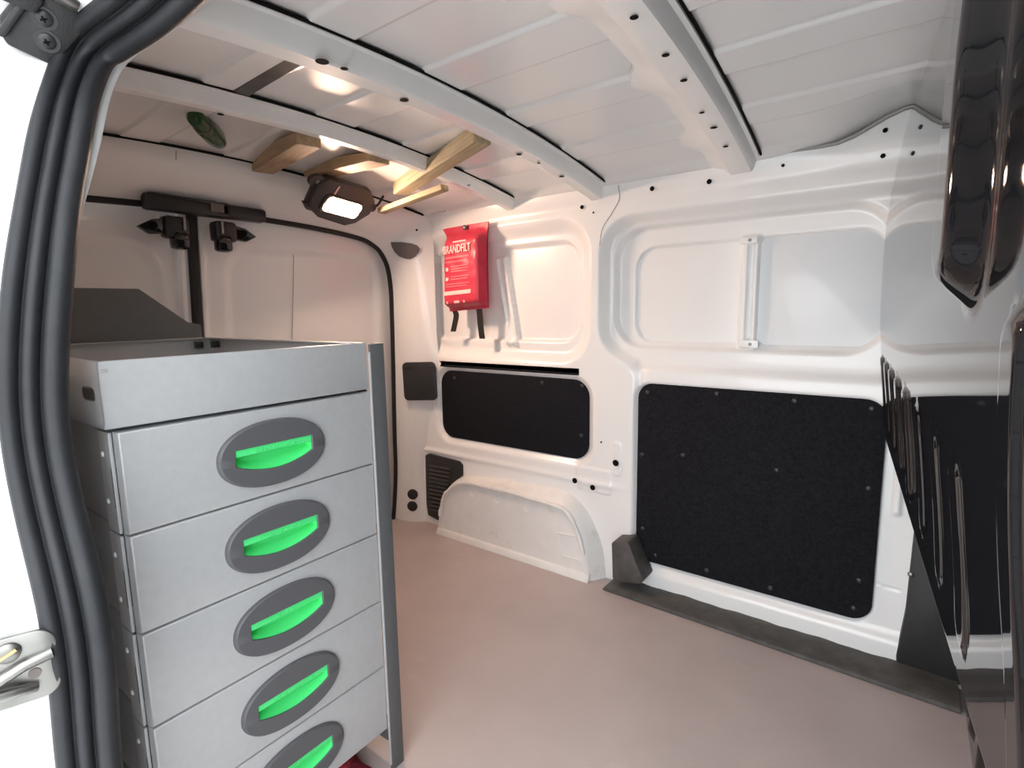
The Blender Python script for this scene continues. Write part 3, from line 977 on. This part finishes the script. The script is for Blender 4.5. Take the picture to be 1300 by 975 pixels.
# drawers
edges = [0.729 - 0.1260 * k for k in range(6)]


def oval(cy, cz, a, b, n=48, e=2.15):
    out = []
    for k in range(n):
        t = 2 * math.pi * k / n
        ct, st = math.cos(t), math.sin(t)
        out.append((cy + a * abs(ct) ** (2 / e) * (1 if ct > 0 else -1), cz + b * abs(st) ** (2 / e) * (1 if st > 0 else -1)))
    return out


def text_mesh(s, size, extrude, offset=0.0):
    cu = bpy.data.curves.new('lettering', 'FONT')
    cu.body = s
    cu.size = size
    cu.extrude = extrude
    cu.offset = offset
    cu.align_x = 'CENTER'
    cu.align_y = 'CENTER'
    cu.resolution_u = 3
    ob = bpy.data.objects.new('lettering', cu)
    COL.objects.link(ob)
    bpy.context.view_layer.update()
    me = bpy.data.meshes.new_from_object(ob.evaluated_get(bpy.context.evaluated_depsgraph_get()))
    bpy.data.objects.remove(ob)
    bpy.data.curves.remove(cu)
    return me


def handle_opening(cy, cz):
    """outline of the recessed grip: flat top, curved bottom"""
    top = [(cy - 0.057, cz + 0.014), (cy + 0.057, cz + 0.014)]
    bot = [(cy + 0.057 - 0.114 * k / 10, cz - 0.008 - 0.014 * math.sin(math.pi * k / 10) ** 0.8) for k in range(11)]
    return top + bot


def make_drawer(z1, z0):
    """one drawer built at its place, returned as part with sub-parts"""
    h_ = z1 - z0
    d = box('drawer', (RX - 0.290, (RY0 + RY1) / 2 - 0.001, (z0 + z1) / 2), (0.545, RY1 - RY0 - 0.010, h_ - 0.004), M['silver'], bev=0.001)
    subs = []
    cy, cz = 0.3905, z1 - 0.0645
    # front plate with an oval opening bridged by the handle plate
    bm = bmesh.new()
    fx_ = RX
    outer_ = [(RY0 + 0.003, z0 + 0.0015), (RY1 - 0.002, z0 + 0.0015), (RY1 - 0.002, z1 - 0.0015), (RY0 + 0.003, z1 - 0.0015)]
    bo = [bm.verts.new((fx_, y, z)) for y, z in outer_]
    bi = [bm.verts.new((fx_ - 0.012, y + dy, z + dz)) for (y, z), (dy, dz) in zip(outer_, ((-0.002, -0.001), (0.001, -0.001), (0.001, 0.001), (-0.002, 0.001)))]
    bh = [bm.verts.new((fx_, y, z)) for y, z in ((cy - 0.060, cz - 0.026), (cy + 0.060, cz - 0.026), (cy + 0.060, cz + 0.018), (cy - 0.060, cz + 0.018))]
    for k in range(4):
        bm.faces.new((bo[k], bo[(k + 1) % 4], bh[(k + 1) % 4], bh[k]))
        bm.faces.new((bo[k], bi[k], bi[(k + 1) % 4], bo[(k + 1) % 4]))
    bmesh.ops.recalc_face_normals(bm, faces=bm.faces)
    oe = [e for e in bm.edges if e.verts[0] in bo and e.verts[1] in bo]
    bmesh.ops.bevel(bm, geom=oe, offset=0.0022, segments=3, affect='EDGES', profile=0.5)
    o = bm_obj('front_panel', bm, M['silver'])
    subs.append(sharp(o, 40))
    # folded corner strip on the near side with rivets and slot
    subs.append(box('corner_strip', (RX - 0.030, RY0 - 0.0015, (z0 + z1) / 2), (0.036, 0.004, h_ - 0.003), M['silver'], bev=0.0012))
    for dz in (-0.030, -0.088):
        subs.append(disc('rivet', (RX - 0.036, RY0 - 0.0035, z1 + dz), (0, -1, 0), 0.0035, 0.0008, M['lightpanel'], n=10, dome=0.0015))
    subs.append(box('latch_slot', (RX - 0.0142, RY0 - 0.001, z1 - 0.068), (0.002, 0.0055, 0.048), M['rivet']))
    # handle plate: a ring from the oval rim to the grip opening
    ov = oval(cy, cz, 0.0805, 0.0475)
    op = handle_opening(cy, cz)
    no = len(ov)
    # resample the opening by angle so the ring can be bridged
    def opening_at(t):
        dy, dz = math.cos(t), math.sin(t)
        best = None
        c0 = (cy, cz - 0.002)
        for k in range(len(op)):
            (ay, azz), (by_, bzz) = op[k], op[(k + 1) % len(op)]
            ey, ez = by_ - ay, bzz - azz
            den = dy * ez - dz * ey
            if abs(den) < 1e-12:
                continue
            s = ((ay - c0[0]) * ez - (azz - c0[1]) * ey) / den
            u = ((ay - c0[0]) * dz - (azz - c0[1]) * dy) / den
            if s > 0 and -1e-6 <= u <= 1 + 1e-6:
                best = s if best is None else min(best, s)
        return c0[0] + dy * best, c0[1] + dz * best
    angs = sorted(set([round(math.atan2(z - (cz - 0.002), y - cy), 5) for y, z in ov] + [round(math.atan2(z - (cz - 0.002), y - cy), 5) for y, z in op]))

    def ring(t, s, x, inset=0.0):
        """point on oval scaled"""
        lo, hi = 0, 1
        yy, zz_ = cy + 0.0805 * s * math.cos(t), cz
        # radial hit on the super-ellipse
        c_, s_ = abs(math.cos(t)), abs(math.sin(t))
        rad = ((c_ / (0.0805 * s)) ** 2.15 + (s_ / (0.0475 * s)) ** 2.15) ** (-1 / 2.15)
        return (x, cy + rad * math.cos(t), cz - 0.0 + rad * math.sin(t))
    n_ = len(angs)
    layers = [[ring(t, 1.0, RX + 0.0002) for t in angs], [ring(t, 0.985, RX + 0.0045) for t in angs], [ring(t, 0.95, RX + 0.0062) for t in angs]]
    opn = [opening_at(t) for t in angs]
    layers.append([(RX + 0.0066, y + (cy - y) * -0.02, z + (cz - z) * -0.03) for y, z in opn])
    layers.append([(RX + 0.0056, y, z) for y, z in opn])
    layers.append([(RX - 0.013, y, z) for y, z in opn])
    vs = [p for l in layers for p in l]
    fs = []
    for i in range(len(layers) - 1):
        for k in range(n_):
            fs.append((i * n_ + k, i * n_ + (k + 1) % n_, (i + 1) * n_ + (k + 1) % n_, (i + 1) * n_ + k))
    o = mesh_obj('handle_plate', vs, fs, M['handle'])
    subs.append(sharp(o, 30))
    # green grip: hooked lip at the top and a dished back
    vs, fs = [], []
    nu = 20
    for k in range(nu + 1):
        y = cy - 0.0567 + 0.1134 * k / nu
        zb = cz - 0.008 - 0.014 * math.sin(math.pi * k / nu) ** 0.8 if 0 < k < nu else cz - 0.008
        zt = cz + 0.0138
        pr = [(RX + 0.0046, zt), (RX + 0.0050, zt - 0.0015), (RX + 0.0042, zt - 0.0095), (RX + 0.0025, zt - 0.0105), (RX - 0.008, zt - 0.0100), (RX - 0.0125, zt - 0.013), (RX - 0.0128, (zt - 0.012 + zb) / 2), (RX - 0.006, zb + 0.004), (RX + 0.004, zb + 0.0003)]
        for a_, b_ in pr:
            vs.append((a_, y, b_))
    npr = 9
    for k in range(nu):
        for j in range(npr - 1):
            fs.append((k * npr + j, (k + 1) * npr + j, (k + 1) * npr + j + 1, k * npr + j + 1))
    fs.append(tuple(range(npr)))
    fs.append(tuple(nu * npr + j for j in range(npr))[::-1])
    o = mesh_obj('grip', vs, fs, M['green'])
    sharp(o, 35)
    o['label'] = 'bright green recessed grip'
    subs.append(o)
    me = TXT.copy()
    ob = link('lettering', me, M['green'], None, False)
    ob.matrix_world = Matrix(((0, 0, 1, RX + 0.0047), (1, 0, 0, cy), (0, 1, 0, cz + 0.0138 - 0.0056), (0, 0, 0, 1)))
    subs.append(ob)
    return d, subs


TXT = text_mesh('SYSTEM EDSTR\u00d6M', 0.0082, 0.0006)
d0, subs0 = make_drawer(edges[0], edges[1])
bpy.context.view_layer.update()
put(d0, root)
bpy.context.view_layer.update()
for s_ in subs0:
    mw = s_.matrix_world.copy()
    s_.parent = d0
    s_.matrix_parent_inverse = d0.matrix_world.inverted()
for k_ in range(1, 5):
    dz = edges[k_] - edges[0]
    c_ = d0.copy()
    COL.objects.link(c_)
    c_.parent = root
    c_.matrix_parent_inverse = d0.matrix_parent_inverse.copy()
    c_.location = d0.location + V((0, 0, dz))
    for s_ in subs0:
        q = s_.copy()
        COL.objects.link(q)
        q.parent = c_
        q.matrix_parent_inverse = s_.matrix_parent_inverse.copy()

# red cloth on the floor under the lowest drawer
vs, fs = [], []
nu, nv = 34, 22
for i in range(nu):
    for j in range(nv):
        x = -0.735 - 0.36 * i / (nu - 1)
        y = 0.25 + 0.300 * j / (nv - 1)
        e = min(1, 6 * min(i, nu - 1 - i) / (nu - 1)) * min(1, 6 * min(j, nv - 1 - j) / (nv - 1))
        z = FZ + 0.001 + 0.054 * e ** 0.5 * (0.75 + 0.9 * noise.noise(V((x * 16, y * 16, 3.0))) + 0.4 * noise.noise(V((x * 45, y * 45, 1.0))))
        vs.append((x + 0.012 * noise.noise(V((x * 20, y * 20, 9))), y + 0.012 * noise.noise(V((x * 20, y * 20, 5))), max(FZ + 0.0005, z)))
for i in range(nu - 1):
    for j in range(nv - 1):
        fs.append((i * nv + j, i * nv + j + 1, (i + 1) * nv + j + 1, (i + 1) * nv + j))
o = mesh_obj('red_cloth', vs, fs, M['redcloth'])
tag(o, 'crumpled dark red cloth under the lowest drawer', 'cloth')

# ------------------------------------------------------------------ fire blanket pouch
BY = 1.425
root = empty('fire_blanket', ony(596, 395, BY))
tag(root, 'red fire blanket pouch hanging on the far wall with two black straps', 'fire blanket')
# outline in local (u across, v down) measured on the wall
tl, tr_, bl, br = ony(563, 291, BY), ony(620.5, 281, BY), ony(572, 395.5, BY), ony(620.5, 391, BY)
lx = [(0.0, tl.x), (0.16, ony(572, 309, BY).x), (0.5, ony(572, 345, BY).x), (1.0, bl.x)]
rxx = [(0.0, tr_.x), (0.16, ony(619, 300, BY).x), (0.5, ony(619, 340, BY).x), (1.0, br.x)]
nu, nv = 26, 44
P = np.zeros((nv, nu, 3))
Pb = np.zeros((nv, nu, 3))


def pouch_front(u, v):
    xl = np.interp(v, [a for a, b in lx], [b for a, b in lx])
    xr = np.interp(v, [a for a, b in rxx], [b for a, b in rxx])
    zt = tl.z + (tr_.z - tl.z) * u
    zb_ = bl.z + (br.z - bl.z) * u
    x = xl + (xr - xl) * u
    z = zt + (zb_ - zt) * v
    prof_v = float(smooth(0.06, 0.20, v) * smooth(0.99, 0.90, v))
    prof_u = float(smooth(-0.02, 0.03, u) * smooth(1.0, 0.88, u))
    dpt = 0.034 * prof_v * prof_u + 0.004
    dpt += 0.0025 * noise.noise(V((x * 30, z * 30, 0))) * prof_v
    return x, BY - dpt, z


for j in range(nv):
    for i in range(nu):
        u, v = i / (nu - 1), j / (nv - 1)
        P[j, i] = pouch_front(u, v)
        Pb[j, i] = (P[j, i, 0], BY + 0.002, P[j, i, 2])
pouch = grid_obj('pouch', P, M['red'], flip=False)
put(pouch, root)
put(grid_obj('pouch_back', Pb, M['red'], flip=True), root)


def print_patch(name, u0, u1, v0, v1, m, off=0.0012):
    Q = np.zeros((5, 9, 3))
    for j in range(5):
        for i in range(9):
            x, y, z = pouch_front(u0 + (u1 - u0) * i / 8, v0 + (v1 - v0) * j / 4)
            Q[j, i] = (x, y - off, z)
    o = grid_obj(name, Q, m)
    sub(o, pouch)


print_patch('print_line', 0.28, 0.62, 0.187, 0.203, M['pinkprint'])
for k_, (u0, u1, v0, v1) in enumerate(((0.08, 0.70, 0.36, 0.385), (0.08, 0.62, 0.415, 0.43), (0.22, 0.68, 0.47, 0.485), (0.22, 0.70, 0.50, 0.515), (0.22, 0.66, 0.53, 0.545), (0.22, 0.70, 0.59, 0.605), (0.22, 0.66, 0.62, 0.635),
                                       (0.08, 0.70, 0.675, 0.69), (0.08, 0.62, 0.705, 0.717))):
    print_patch('print_line', u0, u1, v0, v1, M['redprint'])
print_patch('print_mark', 0.08, 0.15, 0.485, 0.525, M['pinkprint'])
print_patch('print_mark', 0.08, 0.15, 0.60, 0.64, M['pinkprint'])
print_patch('print_band', 0.05, 0.74, 0.765, 0.812, M['pinkprint'])
for u0, u1 in ((0.10, 0.14), (0.30, 0.44), (0.54, 0.58)):
    print_patch('print_mark', u0, u1, 0.885, 0.915, M['pinkprint'])
me = text_mesh('BRANDFILT', 0.036, 0.0004, 0.0006)
# bend the lettering on to the pouch
xs_ = [v.co.x for v in me.vertices]
x0_, x1_ = min(xs_), max(xs_)
zs_ = [v.co.y for v in me.vertices]
z0_, z1_ = min(zs_), max(zs_)
for v in me.vertices:
    u = 0.035 + 0.735 * (v.co.x - x0_) / (x1_ - x0_)
    w_ = 0.325 - 0.095 * (v.co.y - z0_) / (z1_ - z0_)
    x, y, z = pouch_front(u, w_)
    v.co = V((x, y - 0.0045 - v.co.z, z))
ob = link('lettering', me, M['pinkprint'], None, False)
sub(ob, pouch)
hk = ony(591, 289, BY - 0.008)
put(disc('hook', hk, (0, -1, 0), 0.009, 0.005, M['steel'], dome=0.006), root)
for (pts_) in ([(576, 393), (579, 400), (577, 412), (575, 421)], [(608, 391), (609, 402), (610, 415), (612, 430)]):
    c_ = [ony(x, y, BY - 0.004 if i == 0 else BY) for i, (x, y) in enumerate(pts_)]
    c_ = spline(c_, 12)
    bm = bmesh.new()
    prev = None
    for p in c_:
        row = [bm.verts.new(p + V((dx, dy, 0))) for dx, dy in ((-0.0125, 0), (0.0125, 0), (0.0125, 0.002), (-0.0125, 0.002))]
        if prev:
            for k in range(4):
                bm.faces.new((prev[k], prev[(k + 1) % 4], row[(k + 1) % 4], row[k]))
        else:
            bm.faces.new(row)
        prev = row
    bm.faces.new(prev)
    put(bm_obj('pull_strap', bm, M['strap']), root)

# ------------------------------------------------------------------ pine sticks wedged under the roof
def stick(p0, p1, w, hgt, m, label, up=V((0, 0, 1)), name='pine_stick', taper=1.0):
    p0, p1 = V(p0), V(p1)
    a = (p1 - p0).normalized()
    s = a.cross(up).normalized()
    u = s.cross(a)
    ln = (p1 - p0).length
    bm = bmesh.new()
    bmesh.ops.create_cube(bm, size=1)
    for v in bm.verts:
        k = taper if v.co.x > 0 else 1.0
        v.co = V((v.co.x * ln, v.co.y * w, v.co.z * hgt * k))
    bmesh.ops.bevel(bm, geom=list(bm.edges), offset=0.0015, segments=1, affect='EDGES')
    o = bm_obj(name, bm, m)
    o.matrix_world = Matrix.Translation((p0 + p1) / 2) @ Matrix((a, s, u)).transposed().to_4x4()
    return tag(o, label, 'wood stick', 'pine sticks wedged under the roof')


stick(onx(333, 205, -1.455), onx(392, 178, -1.10) + V((0, 0, -0.0)), 0.055, 0.060, M['wood'], 'short pine wedge from the header to the first roof bow, left of the lamp', taper=0.4)
stick(onx(398, 217, -1.44), onx(482, 201, -1.10), 0.060, 0.042, M['wood'], 'pine wedge resting right above the lit work lamp', taper=0.5)
stick(onx(508, 240, -1.30), onx(612, 172, -0.80), 0.045, 0.035, M['oldwood'], 'long pale pine stick reaching under the first bow to the second')
stick(onx(484, 268, -1.40), onx(565, 238, -1.10), 0.030, 0.016, M['oldwood'], 'thin pine stick just below the long pale stick')
# dark slat between the bows
p0, p1 = onz(306, 117, 1.275), onz(377, 73, 1.277)
o = stick(p0, p1, 0.030, 0.008, M['dustyplastic'], 'thin dark grey slat lying between the first two roof bows', name='grey_slat')
o['category'] = 'slat'
del o['group']
# green bottle
g0, g1 = onz(246, 147, 1.262), onz(279, 181, 1.262)
gl = (g1 - g0).length
gd = (g1 - g0).normalized()
ts = [0, 0.02, 0.06, 0.30, 0.36, 0.42, 0.80, 0.93, 0.99, 1.0]
rs = [0.004, 0.014, 0.019, 0.020, 0.023, 0.0235, 0.0235, 0.020, 0.012, 0.003]
root = empty('green_bottle', (g0 + g1) / 2)
put(tube('bottle_body', [g0 + gd * gl * t for t in ts], [r_ * 0.9 for r_ in rs], M['greenglass'], n=18), root)
put(tube('bottle_band', [g0 + gd * gl * 0.27, g0 + gd * gl * 0.34], [0.0196, 0.0196], M['dustyplastic'], n=18), root)
tag(root, 'small dark green glossy bottle tucked against the roof near the rear', 'bottle')

# ------------------------------------------------------------------ work lamp
LC = ony(434, 262, 1.02)
ln_ = V((0.70, 0.12, -0.70)).normalized()
lw = V((0.0, 0.96, -0.22))
lw = (lw - ln_ * lw.dot(ln_)).normalized()
lh = ln_.cross(lw).normalized()
if lh.z < 0:
    lh = -lh
root = empty('work_lamp', LC)
tag(root, 'lit dark plastic work lamp with a warm glowing panel under the roof', 'lamp')


def lp(a, b, c=0.0):
    return LC + lw * (a * 1.22) + lh * b + ln_ * c


hb_ = [(1.14 * a_, 1.12 * b_) for a_, b_ in [(-0.088, 0.036), (-0.070, 0.062), (0.052, 0.066), (0.085, 0.040), (0.092, 0.0), (0.066, -0.040), (0.040, -0.056), (-0.040, -0.050), (-0.080, -0.028)]]
put(prism('housing', [lp(a, b, -0.030) for a, b in hb_], ln_ * 0.032, M['lampbody'], bev=0.007), root)
# bezel ring around the lens
ro, ri = rrect(-0.066, 0.066, -0.032, 0.030, 0.016), rrect(-0.058, 0.058, -0.026, 0.024, 0.012)
vs = [lp(a, b, 0.001) for a, b in ro] + [lp(a, b, 0.007) for a, b in ro] + [lp(a, b, 0.007) for a, b in ri] + [lp(a, b, 0.002) for a, b in ri]
nn = len(ro)
fs = [(i * nn + k, i * nn + (k + 1) % nn, (i + 1) * nn + (k + 1) % nn, (i + 1) * nn + k) for i in range(3) for k in range(nn)]
bz_ = mesh_obj('bezel', vs, fs, M['lampbody'])
bm = bmesh.new()
bm.from_mesh(bz_.data)
bmesh.ops.recalc_face_normals(bm, faces=bm.faces)
bm.to_mesh(bz_.data)
bm.free()
put(sharp(bz_, 40), root)
o = prism('lens', [lp(a, b, 0.0025) for a, b in rrect(-0.057, 0.057, -0.025, 0.023, 0.011)], ln_ * 0.0015, M['lens'])
o['label'] = 'glowing warm white lens'
put(o, root)
ro, ri = rrect(-0.0575, 0.0575, -0.0255, 0.0235, 0.0115), rrect(-0.051, 0.051, -0.020, 0.018, 0.008)
vs = [lp(a, b, 0.0065) for a, b in ro] + [lp(a, b, 0.0045) for a, b in ri]
o = mesh_obj('lens_edge_glow', vs, [(k, (k + 1) % nn, nn + (k + 1) % nn, nn + k) for k in range(nn)], M['lensglow'])
put(o, root)
put(prism('mounting_ear', [lp(-0.098 + a, 0.046 + b, -0.02) for a, b in oval(0, 0, 0.024, 0.020, 20, 2)], ln_ * 0.012, M['lampbody'], bev=0.003), root)
put(disc('ear_eyelet', lp(-0.100, 0.047, -0.007), ln_, 0.006, 0.001, M['steel']), root)
put(prism('foot', [lp(a, b, -0.02) for a, b in ((-0.104, -0.026), (-0.078, -0.018), (-0.052, -0.046), (-0.084, -0.044))], ln_ * 0.012, M['lampbody'], bev=0.002), root)
put(box('bracket_stripe', lp(-0.046, 0.046, 0.004), (0.006, 0.028, 0.002), M['pinkprint'], axes=(lw, lh, ln_), bev=0.0006), root)
put(tube('bracket_bar', [lp(-0.02, 0.068, -0.01), lp(0.085, 0.052, -0.01)], 0.004, M['steel'], n=8), root)
put(tube('side_knob', [lp(0.086, 0.022, -0.014), lp(0.112, 0.018, -0.014)], [0.016, 0.014], M['lampbody'], n=14), root)
put(tube('cable', spline([lp(0.11, 0.018, -0.014), lp(0.13, 0.03, -0.02), lp(0.15, 0.055, -0.04)], 8), 0.004, M['plastic'], n=8), root)
